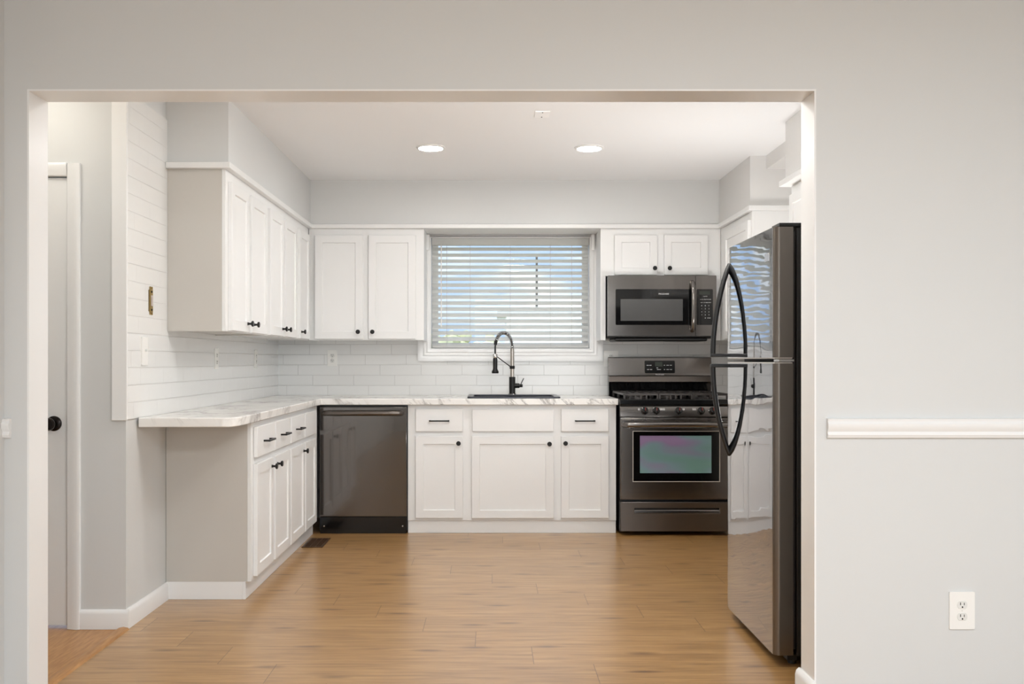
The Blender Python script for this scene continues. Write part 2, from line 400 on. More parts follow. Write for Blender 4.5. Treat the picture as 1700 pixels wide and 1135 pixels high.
# opening liner
struct(MB().box(OX0, OX0+.006, YF0, YF1+.002, 0, OZ).build('trim_3', gloss), 'glossy white left jamb of the opening', 'trim')
struct(MB().box(OX1-.006, OX1, YF0, YF1+.002, 0, OZ).build('trim_4', gloss), 'glossy white right jamb of the opening', 'trim')
struct(MB().box(OX0+.006, OX1-.006, YF0, YF1+.002, OZ-.006, OZ).build('trim_5', gloss), 'glossy white underside of the opening header', 'trim')
# board closing the end of the tiled wall
struct(MB().box(-1.652, XL+.009, YE-.016, YE, .908, CZ).build('trim_6', gloss, bevel=.002), 'white board covering the end of the tiled wall', 'trim')
# chair rails
def rail(x0, x1):
    prof = [(0, .88), (-.012, .882), (-.016, .892), (-.012, .902), (-.02, .915), (-.02, .928), (-.014, .936), (-.016, .944), (0, .946)]
    prof = [(YF0+a, z-.913+.945) for a, z in prof]
    return MB().prism(prof, [], YZ, x0, x1)
rail(1.112, DX1).build('trim_7', gloss); struct(bpy.data.objects['trim_7'], 'white chair rail on the grey wall right of the opening', 'chair rail')
rail(DX0, -1.594).build('trim_8', gloss); struct(bpy.data.objects['trim_8'], 'short white chair rail stub left of the opening', 'chair rail')
# baseboards
def board(path_fn, t0, t1, name, label):
    prof = [(0, 0), (-.014, 0), (-.014, .066), (-.011, .077), (-.004, .084), (0, .084)]
    o = MB().prism(prof, [], path_fn, t0, t1).build(name, gloss); return struct(o, label, 'baseboard')
board(lambda u, v_, t_: (t_, YE+u, v_), -1.797, XL+.014, 'baseboard_hall', 'white baseboard beside the hall door')
board(lambda u, v_, t_: (XL-u, t_, v_), YE, 4.717, 'baseboard_left', 'white baseboard under the counter overhang')
board(lambda u, v_, t_: (OX1-.006+u*1.3, t_, v_*1.25), YF0-.012, YF1+.012, 'baseboard_right', 'white baseboard end on the right jamb')
struct(MB().prism([(0, 0), (.05, 0), (.045, .008), (.025, .012), (.005, .008)], [], lambda u, v_, t_: (XL-.03+u, t_, v_), YF1, YE-.014).build('trim_9', hallfloor), 'narrow wood transition strip between hall and kitchen floor', 'threshold')

# door in the hall
door = bpy.data.objects.new('door_1', None); COL.objects.link(door); ABS[door] = Vector((0, 0, 0))
struct(door, 'white slab door in the hall left of the kitchen', 'door')
MB().box(-2.615, DRX, YE+.012, YE+.05, .012, DZT).build('door_slab', gloss, door, bevel=.002)
cz = .058
cs = MB()
prof = [(0, 0), (cz, 0), (cz, -.016), (cz-.012, -.02), (.02, -.013), (.004, -.01), (0, -.006)]
cs.prism(prof, [], lambda u, v_, t_: (DRX+.003+u, YE+v_, t_), 0, DZT+cz)
cs.prism(prof, [], lambda u, v_, t_: (t_, YE+v_, DZT+.003+u), -2.62, DRX+.003)
cs.build('door_casing', gloss, door)
kb = MB().lathe([(.033, 0), (.033, .006), (.026, .012), (.012, .014), (.011, .034), (.02, .04), (.027, .05), (.028, .06), (.024, .068), (.012, .073), (0, .074)], (-1.913, YE+.012, .894), (0, -1, 0), 32)
kb.build('door_knob', bronze, door)

# window
win = bpy.data.objects.new('window_1', None); COL.objects.link(win); ABS[win] = Vector((0, 0, 0))
struct(win, 'white framed kitchen window above the sink', 'window')
cw = .086
mb = MB()
steps = [(0, 0), (0, -.014), (.012, -.018), (.024, -.013), (.036, -.017), (.048, -.013), (.06, -.017), (.074, -.02), (cw, -.02), (cw, 0)]
rings = []
for u_, y_ in steps:
    a = u_
    rings.append([(WX0-a, YB-.008+y_, WZ0-a*.95), (WX1+a, YB-.008+y_, WZ0-a*.95), (WX1+a, YB-.008+y_, TZ0-.003), (WX0-a, YB-.008+y_, TZ0-.003)])
for q in range(len(rings)-1):
    a, b_ = rings[q], rings[q+1]
    for i in (0, 1, 3):
        j = (i+1) % 4
        mb.bm.faces.new([mb.bm.verts.new(p_) for p_ in (a[i], a[j], b_[j], b_[i])])
bmesh.ops.remove_doubles(mb.bm, verts=mb.bm.verts, dist=1e-5)
mb.build('window_casing', gloss, win)
mb = MB().prism(rect(WX0, WX1, WZ0, WZ1), [rect(WX0+.012, WX1-.012, WZ0+.012, WZ1-.012)], XZ, YB-.008, YB+.07)
mb.build('window_jamb', gloss, win)
mb = MB().prism(rect(WX0+.012, WX1-.012, WZ0+.012, WZ1-.012), [rect(WX0+.06, WX1-.06, WZ0+.05, WZ1-.05)], XZ, YB+.075, YB+.13)
mb.build('window_sash', vinyl, win, bevel=.004)
MB().box(WX0+.055, WX1-.055, YB+.1, YB+.106, WZ0+.045, WZ1-.045).build('window_pane', glass, win)

# blind
bl = thing('window_blind', 'white horizontal slat blind hanging in the window above the sink, slats half open', 'blind', (0, 0, 0))
BX0, BX1, BY = WX0+.016, WX1-.016, YB+.036
MB().box(BX0, BX1, BY-.028, BY+.028, 2.03, 2.082).build('headrail', blind_m, bl, bevel=.002)
mb = MB(); NS = 18; tilt = R(35); PT = .0448; Z0 = 2.003
for i in range(NS):
    z = Z0-PT*i; pr = []
    for k in range(7):                                # crowned slat, room edge low
        a = (k/6-.5)*.05; h = .0022*(1-(2*(k/6-.5))**2)
        pr.append((a*math.cos(tilt)-h*math.sin(tilt), a*math.sin(tilt)+h*math.cos(tilt)))
    low = [(y_+.0022*math.sin(tilt), zz-.0022*math.cos(tilt)) for y_, zz in pr]
    mb.ring_loft([[(x, BY+y_, z+zz) for y_, zz in pr+low[::-1]] for x in (BX0+.003, BX1-.003)])
mb.build('slats', blind_m, bl)
MB().box(BX0+.003, BX1-.003, BY-.024, BY+.024, WZ0+.016, WZ0+.032).build('bottom_rail', blind_m, bl, bevel=.003)
mb = MB()
for x in (-.335, -.16, .14, .44, .6):
    for dy in (-.025, .025): mb.cyl((x, BY+dy, WZ0+.03), (x, BY+dy, 2.03), .0009, n=6)
mb.build('ladder_cords', cordm, bl)
MB().cyl((-.375, BY-.034, 1.42), (-.375, BY-.034, 2.03), .0042, n=8).build('tilt_wand', plastic, bl)
for nm, x in (('l', WX0-.014), ('r', WX1+.006)):
    MB().box(x-.008, x+.016, YB-.05, YB-.0285, 1.985, TZ0-.002).build('valance_clip', vinyl, bl, bevel=.003)

# ------------------------------------------------------------------ cabinets
def knob(parent, x, z, y):
    MB().lathe([(.009, 0), (.007, .004), (.0055, .012), (.0065, .018), (.0135, .021), (.0155, .024), (.0155, .028), (.013, .031), (.0, .0315)], (x, y, z), (0, -1, 0), 24).build('knob', blk, parent)
def pull(parent, x, z, y, ln=.136):
    MB().box(x-ln/2, x+ln/2, y-.034, y-.025, z-.0045, z+.0045).box(x-ln/2, x-ln/2+.009, y-.026, y, z-.0045, z+.0045).box(x+ln/2-.009, x+ln/2, y-.026, y, z-.0045, z+.0045).build('handle', blk, parent, bevel=.001)
def cabinet(name, label, cat, loc, rz, w, depth, z0, z1, doors=(), drawers=(), fronts=(), group=None, body_m=None, plinth=None, hollow=False, extra=None, stile=.053, plinth_end=None):
    c = thing(name, label, cat, loc, rz, group)
    body_m = body_m or cabw
    mb = MB(); t_ = .016
    mb.box(0, t_, .018, depth, z0, z1).box(w-t_, w, .018, depth, z0, z1).box(t_, w-t_, .018, depth, z0+.006, z0+.006+t_).box(t_, w-t_, depth-.008, depth, z0+.022, z1)
    if not hollow: mb.box(t_, w-t_, .018, depth-.008, z1-t_, z1)
    mb.build('body', body_m, c)
    MB().box(0, w, 0, .018, z0, z1).build('face_frame', cabw, c, bevel=.0012)
    for (x0, x1, a, b_, kx, kz) in doors:
        d = MB().shaker(x0, x1, a, b_, -.022, .021, stile).build('door', cabw, c)
        if kx is not None: knob(d, kx, kz, -.022)
    for (x0, x1, a, b_, p_) in drawers:
        d = MB().box(x0, x1, -.022, -.001, a, b_).build('drawer', cabw, c, bevel=.003)
        if p_: pull(d, (x0+x1)/2, (a+b_)/2-.003, -.022)
    for (x0, x1, a, b_) in fronts:
        MB().box(x0, x1, -.022, -.001, a, b_).build('false_front', cabw, c, bevel=.003)
    if plinth:
        MB().box(0, w, plinth, plinth+.016, 0, z0).box(plinth_end if plinth_end is not None else 0, .016, plinth+.016, depth, 0, z0).box(w-.016, w, plinth+.016, depth, 0, z0).build('plinth', cabw, c, bevel=.0015)
    if extra: extra(c)
    return c
UZ0, UZ1 = 1.313, 2.106; DT, DB = 2.052, 1.318
G1 = 'wall cabinets above the left counter'
fx = -1.302; dep = fx-XL-.009; y0 = 4.717
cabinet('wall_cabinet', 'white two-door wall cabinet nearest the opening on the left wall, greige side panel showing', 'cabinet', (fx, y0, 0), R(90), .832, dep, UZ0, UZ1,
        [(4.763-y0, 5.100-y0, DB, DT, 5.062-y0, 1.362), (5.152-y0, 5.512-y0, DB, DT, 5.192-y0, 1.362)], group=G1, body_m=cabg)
y1 = 5.55
cabinet('wall_cabinet', 'white two-door wall cabinet in the middle of the left wall run', 'cabinet', (fx, y1, 0), R(90), .858, dep, UZ0, UZ1,
        [(5.592-y1, 5.945-y1, DB, DT, 5.905-y1, 1.362), (5.988-y1, 6.355-y1, DB, DT, 6.03-y1, 1.362)], group=G1)
y2 = 6.409
cabinet('wall_cabinet', 'narrow one-door white wall cabinet in the left corner of the kitchen', 'cabinet', (fx, y2, 0), R(90), .44, dep, UZ0, UZ1,
        [(6.45-y2, 6.79-y2, DB, DT, 6.49-y2, 1.362)], group=G1)
bx = -1.301; fy = 6.86; bdep = YB-.009-fy
cabinet('wall_cabinet', 'white two-door wall cabinet left of the window with round black knobs', 'cabinet', (bx, fy, 0), 0, -.48-bx, bdep, UZ0, UZ1,
        [(-1.255-bx, -.912-bx, DB+.004, DT+.006, -.945-bx, 1.372), (-.8735-bx, -.538-bx, DB+.004, DT+.006, -.843-bx, 1.372)])
mx0 = .776
def mw_filler(c):
    MB().box(0, .036, 0, bdep, UZ0, 1.770).build('side_filler', cabw, c, bevel=.001)
    MB().box(.816, .855, 0, .018, UZ0, 1.770).build('side_filler', cabw, c, bevel=.001)
cabinet('wall_cabinet', 'short white two-door wall cabinet above the microwave', 'cabinet', (mx0, fy, 0), 0, 1.632-mx0, bdep, 1.770, UZ1,
        [(.873-mx0, 1.176-mx0, 1.776, 2.059, 1.156-mx0, 1.822), (1.226-mx0, 1.536-mx0, 1.776, 2.059, 1.261-mx0, 1.822)], extra=mw_filler, stile=.05)
yr = 6.859
cabinet('wall_cabinet', 'white wall cabinet in the right corner above the range, behind the refrigerator', 'cabinet', (1.633, yr, 0), R(-90), yr-6.04, XR-1.633-.001, UZ0, UZ1,
        [(yr-6.685, yr-6.062, DB, DT, None, None)])
yc = 5.18
cabinet('wall_cabinet', 'white wall cabinet over the refrigerator', 'cabinet', (1.612, yc, 0), R(-90), yc-3.42, XR-1.612-.001, 1.76, UZ1,
        [(.03, .56, 1.775, 2.052, None, None), (.60, 1.14, 1.775, 2.052, None, None), (1.18, 1.72, 1.775, 2.052, None, None)], stile=.05)
# base cabinets
G2 = 'base cabinets under the left counter'
BZ0, BZ1 = .087, .869; DRA, DRB = .690, .842; DOA, DOB = .106, .659
gx = -1.177; gdep = gx-XL-.002
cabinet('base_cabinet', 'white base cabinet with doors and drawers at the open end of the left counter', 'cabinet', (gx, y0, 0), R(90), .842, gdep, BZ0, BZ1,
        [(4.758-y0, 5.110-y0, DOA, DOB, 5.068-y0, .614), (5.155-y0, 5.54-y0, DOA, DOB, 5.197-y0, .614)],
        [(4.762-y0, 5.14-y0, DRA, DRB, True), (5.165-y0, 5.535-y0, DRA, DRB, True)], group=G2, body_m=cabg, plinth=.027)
y3 = 5.56
cabinet('base_cabinet', 'white base cabinet with two doors and two drawers next to the dishwasher', 'cabinet', (gx, y3, 0), R(90), 6.494-y3, gdep, BZ0, BZ1,
        [(5.568-y3, 5.97-y3, DOA, DOB, 5.925-y3, .614), (6.0-y3, 6.36-y3, DOA, DOB, None, None)],
        [(5.568-y3, 5.955-y3, DRA, DRB, True), (5.985-y3, 6.37-y3, DRA, DRB, False)], group=G2, plinth=.027)
sx0 = -.566; sfy = 6.522
cabinet('sink_base_cabinet', 'wide white base cabinet under the sink with three doors and two drawers', 'cabinet', (sx0, sfy, 0), 0, .843-sx0, YB-sfy-.009, BZ0, BZ1,
        [(-.513-sx0, -.193-sx0, DOA, DOB, -.222-sx0, .612), (-.134-sx0, .420-sx0, DOA-.001, DOB, .390-sx0, .608), (.470-sx0, .791-sx0, DOA, DOB, .498-sx0, .612)],
        [(-.512-sx0, -.193-sx0, DRA, DRB, True), (.470-sx0, .790-sx0, DRA, DRB, True)],
        [(-.130-sx0, .419-sx0, DRA, DRB-.002)], plinth=.012, hollow=True)

# countertop
CT0, CT1 = .870, .912
arc = [(-1.215, 4.325), (-1.188, 4.331), (-1.168, 4.35), (-1.155, 4.385), (-1.148, 4.44), (-1.145, 4.52)]
outer = [(XL+.009, 4.325)] + arc + [(-1.148, 6.478), (.853, 6.478), (.853, YB-.009), (XL+.009, YB-.009)]
SX0, SX1, SY0, SY1 = -.165, .470, 6.545, 7.02
o = MB().prism(outer, [rect(SX0+.02, SX1-.02, SY0+.02, SY1-.02)], XY, CT0, CT1).build('countertop', marble, bevel=.004)
tag(o, 'white marble-look laminate countertop, L-shaped with a rounded front corner', 'countertop')

# sink
sk = thing('kitchen_sink', 'black drop-in sink set in the counter under the window', 'sink', ((SX0+SX1)/2, (SY0+SY1)/2, CT1))
hw, hd = (SX1-SX0)/2, (SY1-SY0)/2
ri = rrect(-hw, hw, -hd, hd, .03); bi = rrect(-hw+.04, hw-.04, -hd+.035, hd-.085, .045)
mb = MB().prism(ri, [bi], XY, .0005, .011)
mb.build('rim', sinkm, sk, bevel=.003)
b0 = rrect(-hw+.034, hw-.034, -hd+.03, hd-.08, .05)
rings = [[(x, y_, .0) for x, y_ in b0], [(x*.97, y_*.97-.0, -.19) for x, y_ in b0], [(x*.9, y_*.88, -.2) for x, y_ in b0],
         [(x*.9, y_*.88, -.196) for x, y_ in b0], [(x*.955, y_*.955, -.185) for x, y_ in b0], [(x, y_, .0) for x, y_ in bi]]
MB().ring_loft(rings, cap=True).build('basin', sinkm, sk)
MB().lathe([(.04, 0), (.045, .003), (.03, .004), (.028, .001), (0, .001)], (0, -.03, -.196), (0, 0, 1)).build('drain', chrome, sk)

# faucet
fa = thing('spring_faucet', 'black and chrome spring-neck pull-down faucet standing on the sink rim', 'faucet', (.150, 6.975, CT1+.011))
D = Vector((-.62, -.785, 0))
def arm(r_, z): return tuple(D*r_ + Vector((0, 0, z)))
MB().lathe([(.028, 0), (.028, .006), (.0235, .008), (.0225, .012), (.0225, .126), (.02, .128), (0, .128)], (0, 0, 0), (0, 0, 1), 32).build('body', blk, fa)
MB().lathe([(.029, 0), (.029, .005), (.0235, .0055)], (0, 0, 0), (0, 0, 1), 32, cap=False).build('base_ring', chrome, fa)
MB().cyl((0, 0, .126), (0, 0, .335), .0138, n=24).build('neck', taupe, fa)
path = [arm(0, .30+.01*i) for i in range(5)]
for i in range(25):
    q = R(180-156*i/24); path.append(arm(.1+.1*math.cos(q), .345+.1*math.sin(q)))
MB().tube(path, .0068, 10).build('inner_hose', blackp, fa)
# coil wire round that path
P = [Vector(p_) for p_ in path]; T = [(P[min(i+1, len(P)-1)]-P[max(i-1, 0)]).normalized() for i in range(len(P))]
side = Vector((D.y, -D.x, 0)); hel = []; turns = 26; N = turns*10
for k in range(N+1):
    f = k/N*(len(P)-1); i = min(int(f), len(P)-2); w = f-i
    c = P[i].lerp(P[i+1], w); tt = T[i].lerp(T[i+1], w).normalized(); up = side.cross(tt).normalized(); a = 2*math.pi*turns*k/N
    hel.append(c + (side*math.cos(a)+up*math.sin(a))*.0118)
MB().tube(hel, .0026, 6).build('spring_coil', chrome, fa)
e = path[-1]
MB().cyl(e, (e[0]+D.x*.006, e[1]+D.y*.006, e[2]-.028), .0125, .0115).build('spring_cap', blk, fa)
MB().tube([e, (e[0]+D.x*.006, e[1]+D.y*.006, e[2]-.03), arm(.2, .34), arm(.2, .285)], .0062, 10).build('spray_hose', blackp, fa)
c = Vector(arm(.2, 0))
MB().lathe([(.0155, .265), (.0165, .268), (.0165, .29), (.0145, .293), (0, .293)], c, (0, 0, 1)).build('spray_collar', chrome, fa)
MB().lathe([(.0, .155), (.022, .155), (.0245, .159), (.0245, .17), (.018, .18), (.0155, .19), (.0165, .255), (.014, .265)], c, (0, 0, 1), 28).build('spray_head', blk, fa)
MB().cyl(arm(.012, .197), arm(.188, .278), .0035, n=10).build('docking_arm', blk, fa)
MB().lathe([(.0172, .186), (.0185, .188), (.0185, .206), (.0172, .208)], (0, 0, 0), (0, 0, 1)).build('docking_ring', blk, fa)
lv = MB().lathe([(.0172, .015), (.0172, .052), (.0115, .053), (.0115, .072), (.0095, .075), (0, .075)], (0, 0, .064), (1, 0, 0)).build('valve', blk, fa)
MB().tube([(.062, 0, .074), (.068, -.002, .088), (.083, -.004, .118)], .0032, 8).build('lever', blk, lv)

# ------------------------------------------------------------------ dishwasher
dw = thing('dishwasher', 'black stainless dishwasher with a long bar handle, left of the sink cabinet', 'dishwasher', (-.866, 6.497, 0))
h = .297
MB().box(-h, h, .03, .6, .02, .866).build('cabinet_tub', blackp, dw)
MB().box(-h+.003, h-.003, 0, .03, .118, .857).build('door_panel', steel_s, dw, bevel=.004)
MB().box(-h+.004, h-.004, .008, .03, .859, .866).build('top_strip', blackp, dw)
MB().box(-h+.006, h-.006, .02, .03, .0, .112).build('kick_plate', glossblk, dw, bevel=.002)
for x in (-.265, .265): MB().lathe([(.006, 0), (.005, .003), (0, .0035)], (x, .02, .05), (0, -1, 0), 12).build('screw', chrome, dw)
hp = [(-.262, 0, .815), (-.258, -.02, .815), (-.245, -.036, .815), (-.2, -.042, .815), (.2, -.042, .815), (.245, -.036, .815), (.258, -.02, .815), (.262, 0, .815)]
MB().tube(hp, .017, 12, sx=1).build('handle', steel_d, dw)

# ------------------------------------------------------------------ range
rg = thing('gas_range', 'black stainless gas range with five burner knobs between the sink cabinet and refrigerator', 'range', (1.237, 6.425, 0))
h = .379
MB().box(-h+.004, h-.004, .05, .735, .03, .893).build('body', blackp, rg, bevel=.003)
MB().box(-h, h, .018, .05, .028, .226).build('drawer_backing', blackp, rg)
dr = MB().prism(rect(-h+.002, h-.002, .030, .226), [rect(-h+.095, h-.095, .150, .186)], XZ, 0, .018).build('drawer', steel_d, rg, bevel=.003)
MB().prism([(.0, .150), (.012, .150), (.016, .158), (.004, .172), (0, .166)], [], YZ, -h+.095, h-.095).build('drawer_grip', steel, dr)
od = MB().prism(rect(-h+.002, h-.002, .243, .787), [rect(-.292, .282, .364, .696)], XZ, 0, .045).build('oven_door', steel, rg, bevel=.004)
MB().prism(rect(-.292, .282, .364, .696), [rect(-.247, .231, .418, .668)], XZ, .006, .03).build('window_border', glassblk, od)
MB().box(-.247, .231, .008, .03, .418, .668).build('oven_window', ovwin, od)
MB().prism(rect(-.296, .286, .360, .700), [rect(-.292, .282, .364, .696)], XZ, -.002, .004).build('window_trim', silver, od)
mb = MB()
for zz in (.771, .716):
    mb.box(-h+.012, h-.012, -.004, .003, zz-.005, zz+.005)
mb.build('vent_trim', steel, od, bevel=.001)
for zz in (.771, .716):
    for x in (-.3, -.215, -.09, 0, .09, .215, .3): MB().box(x-.012, x+.012, -.0055, -.003, zz-.002, zz+.002).build('vent_slot', slot, od)
hp = [(-.355, -.004, .744), (-.35, -.03, .744), (-.335, -.05, .744), (-.2, -.056, .744), (0, -.058, .744), (.2, -.056, .744), (.335, -.05, .744), (.35, -.03, .744), (.355, -.004, .744)]
MB().tube(hp, .019, 14).build('handle', steel, od)
MB().prism([(.0, .793), (.0, .8), (.02, .866), (.05, .866), (.05, .793)], [], YZ, -h, h).build('control_panel', steel, rg, bevel=.002)
nrm = Vector((0, -.066, .02)).normalized()
for x in (-.2155, -.1385, .012, .162, .238):
    k = MB().lathe([(.0255, 0), (.0255, .006), (.021, .008), (.0195, .026), (.017, .029), (0, .029)], (x, .0095, .832), nrm, 24).build('burner_knob', glossblk, rg)
    MB().box(x-.004, x+.004, -.029, -.016, .818, .857).build('knob_grip', glossblk, k, bevel=.002)
    MB().box(x-.0012, x+.0012, -.0305, -.029, .838, .857).build('knob_pointer', redmark, k)
for x, w in ((-.252, .006), (-.109, .006), (-.098, .004), (-.086, .006), (.046, .006), (.110, .005), (.122, .006)):
    MB().prism(rect(x-w, x+w, .838, .850), [rect(x-w*.55, x+w*.55, .8415, .8465)], lambda u, v_, t_: (u, (v_-.8)*.303+t_, v_), -.0012, .0).build('burner_marking', whitemark, rg)
MB().prism([(.005, .869), (.0, .878), (.003, .905), (.01, .910), (.655, .910), (.655, .893), (.02, .893), (.02, .869)], [], YZ, -h-.002, h+.002).build('cooktop', glossblk, rg)
# burners
for x, y_, r_ in ((-.23, .2, .045), (-.23, .5, .036), (.23, .2, .05), (.23, .5, .036), (0, .36, .055)):
    MB().lathe([(r_+.015, 0), (r_+.012, .008), (r_, .009), (r_, .018), (r_-.006, .021), (0, .022)], (x, y_, .9105), (0, 0, 1)).build('burner', iron, rg)
def grate(x0, x1, ya, yb):
    mb = MB(); zt = .948; w = .0065
    for x in (x0, x1): mb.box(x-w, x+w, ya, yb, zt-.014, zt)
    for y_ in (ya, yb): mb.box(x0, x1, y_-w, y_+w, zt-.014, zt)
    for y_ in (ya, (ya+yb)/2, yb):
        for x in (x0, (x0+x1)/2, x1): mb.box(x-w, x+w, y_-w, y_+w, .9105, zt-.012)
    n = 4
    for i in range(1, n):
        x = x0+(x1-x0)*i/n; mb.box(x-w*.7, x+w*.7, ya, yb, zt-.012, zt+.001)
    ym = (ya+yb)/2; mb.box(x0, x1, ym-w, ym+w, zt-.012, zt)
    for x in ([x0+(x1-x0)*i/3 for i in (1, 2)]): mb.box(x-w, x+w, ya-.006, ya+.006, .9105, zt-.01)
    mb.build('grate', iron, rg, bevel=.002)
grate(-.345, -.122, .05, .63); grate(-.108, .108, .05, .63); grate(.122, .345, .05, .63)
# backguard
MB().prism([(.655, .893), (.655, 1.0), (.648, 1.012), (.665, 1.055), (.675, 1.192), (.72, 1.195), (.735, 1.18), (.735, .893)], [], YZ, -h+.004, h-.004).build('backguard_body', glossblk, rg)
MB().prism([(.635, 1.013), (.648, 1.054), (.667, 1.055), (.652, 1.010)], [], YZ, -h+.002, h-.002).build('backguard_lip', steel_d, rg, bevel=.001)
MB().prism([(.648, 1.057), (.664, 1.190), (.68, 1.194), (.68, 1.057)], [], YZ, -h, h).build('backguard', steel, rg, bevel=.003)
tl = lambda u, v_, t_: (u, .648+(v_-1.057)*.1203+t_, v_)
pnl = MB().prism(rrect(-.112, .110, 1.077, 1.168, .008), [], tl, -.003, .004).build('clock_panel', glossblk, rg)
MB().prism(rect(-.036, .018, 1.125, 1.158), [], tl, -.0036, -.0028).build('clock_display', dispm, pnl)
for x, z, w in ((-.09, 1.134, .008), (-.07, 1.134, .008), (.033, 1.134, .004), (.057, 1.134, .009), (.08, 1.134, .007), (-.088, 1.103, .007), (-.066, 1.103, .008), (-.02, 1.115, .006), (-.008, 1.103, .015), (.033, 1.103, .004), (.057, 1.103, .009), (.08, 1.103, .008)):
    MB().prism(rect(x-w, x+w, z-.0022, z+.0022), [], tl, -.0036, -.0028).build('button_marking', whitemark, pnl)
MB().text('FRIGIDAIRE', .0125, -.002, .6478, 1.0655).build('lettering', whitemark, rg, smooth=False)

# ------------------------------------------------------------------ microwave
mw = thing('microwave', 'black stainless over-the-range microwave with a bowed vertical handle', 'microwave', (1.2, 6.78, 1.336))
h = .379
MB().prism([(.03, .0), (.03, .432), (.385, .432), (.385, .0), (.06, -.012)], [], YZ, -h, h).build('case', fr_side, mw)
MB().box(-h+.05, h-.05, .04, .36, -.03, -.004).build('underside_filter', blackp, mw, bevel=.01)
md = MB().prism(rrect(-h-.003, .234, .006, .431, .006), [rrect(-.327, .226, .083, .335, .008)], XZ, 0, .032).build('door', steel, mw, bevel=.005)
MB().prism(rrect(-.327, .226, .083, .335, .008), [rect(-.292, .146, .112, .266)], XZ, .002, .02).build('door_glass', glassblk, md)
MB().box(-.292, .146, .004, .02, .112, .266).build('window_screen', mwin, md)
MB().text('FRIGIDAIRE', .0145, .012, .0018, .301).build('lettering', whitemark, md, smooth=False)
hp = [(.212, 0, .045), (.212, -.02, .05), (.212, -.036, .075), (.212, -.044, .14), (.212, -.047, .213), (.212, -.044, .285), (.212, -.036, .352), (.212, -.02, .377), (.212, 0, .382)]
MB().tube(hp, .0165, 12).build('handle', steel, md)
mp = MB().prism(rrect(.237, h+.003, .006, .431, .006), [rrect(.243, .357, .083, .335, .008)], XZ, 0, .032).build('control_panel', steel, mw, bevel=.004)
MB().prism(rrect(.243, .357, .083, .335, .008), [], XZ, .002, .02).build('keypad', glassblk, mp)
mb = MB()
rows = [('', 'CLOCK', ''), ('AUTO', 'MELT', 'POWER'), ('POP', 'COOK', 'REHEAT'), ('A', 'B', 'C'), ('1', '2', '3'), ('4', '5', '6'), ('7', '8', '9'), ('', '0', 'START')]
for i, r_ in enumerate(rows):
    for j, w in enumerate(r_):
        if w: mb.text(w, .0085 if len(w) > 1 else .0115, .279+.0255*j, .0018, .284-.0218*i)
mb.build('key_markings', whitemark, mp, smooth=False)
MB().box(.262, .338, .0012, .003, .296, .322).build('clock_display', dispm, mp)

# ------------------------------------------------------------------ refrigerator
fr = thing('refrigerator', 'tall black stainless top-freezer refrigerator with mirror-like doors by the right jamb', 'refrigerator', (1.08, 4.0575, 0), R(-90))
h = .3725
MB().box(-h+.004, h-.004, .088, .76, .035, 1.678).build('cabinet', fr_side, fr, bevel=.004)
MB().box(-h+.02, h-.02, .077, .09, .06, 1.665).build('door_gasket', gasket, fr)
def fdoor(z0, z1):
    ox = []                                            # horizontal section with rounded vertical edges, slightly crowned face
    r_ = .024
    for a in range(7):
        q = R(180+90*a/6); ox.append((-h+r_+r_*math.cos(q), r_+r_*math.sin(q)))
    for a in range(7):
        q = R(270+90*a/6); ox.append((h-r_+r_*math.cos(q), r_+r_*math.sin(q)))
    ox += [(h, .074), (-h, .074)]
    return MB().prism(ox, [], XY, z0, z1)
def fhandle(door, zd, zf):
    # bowed bar: rooted on the door at zd, standing off most next to the foot at zf
    n = 18; rings = []; x = -h+.042
    for i in range(n+1):
        f = i/n; z = zd+(zf-zd)*f; y_ = .008-.080*math.sin(min(1, f*1.02)*math.pi/2)**.8
        wy = .012; wx = .0125
        rings.append([(x+wx*math.cos(2*math.pi*k/12), y_+wy*math.sin(2*math.pi*k/12), z) for k in range(12)])
    mb = MB().ring_loft(rings)
    sgn = 1 if zf > zd else -1
    mb.box(x-.0125, x+.0125, -.083, .002, min(zf, zf-sgn*.016), max(zf, zf-sgn*.016))
    mb.build('handle', blackp, door, bevel=.003)
f1 = fdoor(1.181, 1.681).build('freezer_door', fr_m, fr)
f2 = fdoor(.042, 1.158).build('fresh_food_door', fr_m, fr)
for f_ in (f1, f2):                                   # the wrapped side edges are darker and duller
    f_.data.materials.append(fr_edge)
    for p_ in f_.data.polygons:
        if p_.normal.x > .25: p_.material_index = 1
def edge_cap(p, z0, z1):
    MB().box(-h+.006, h-.006, .004, .072, z0, z1).build('edge_cap', silver, p)
edge_cap(f1, 1.1765, 1.181); edge_cap(f2, 1.158, 1.1625)
fhandle(f1, 1.612, 1.185); fhandle(f2, .735, 1.154)
MB().box(.255, .31, -.003, .002, 1.556, 1.588).build('badge', badge, f1, bevel=.001)
MB().box(h-.1, h-.004, .02, .15, 1.682, 1.697).build('hinge_cover', blackp, fr, bevel=.004)
MB().box(h-.09, h-.02, .025, .085, 1.1635, 1.1755).build('middle_hinge', chrome, fr, bevel=.002)
MB().box(-h+.03, h-.03, .06, .1, .012, .06-.02).build('toe_grille', blackp, fr, bevel=.003)
for x in (-h+.06, h-.05):
    MB().cyl((x, .085, .0), (x, .085, .037), .017).build('leveling_foot', blackp, fr)
    MB().cyl((x, .68, .0), (x, .68, .037), .017).build('leveling_foot', blackp, fr)

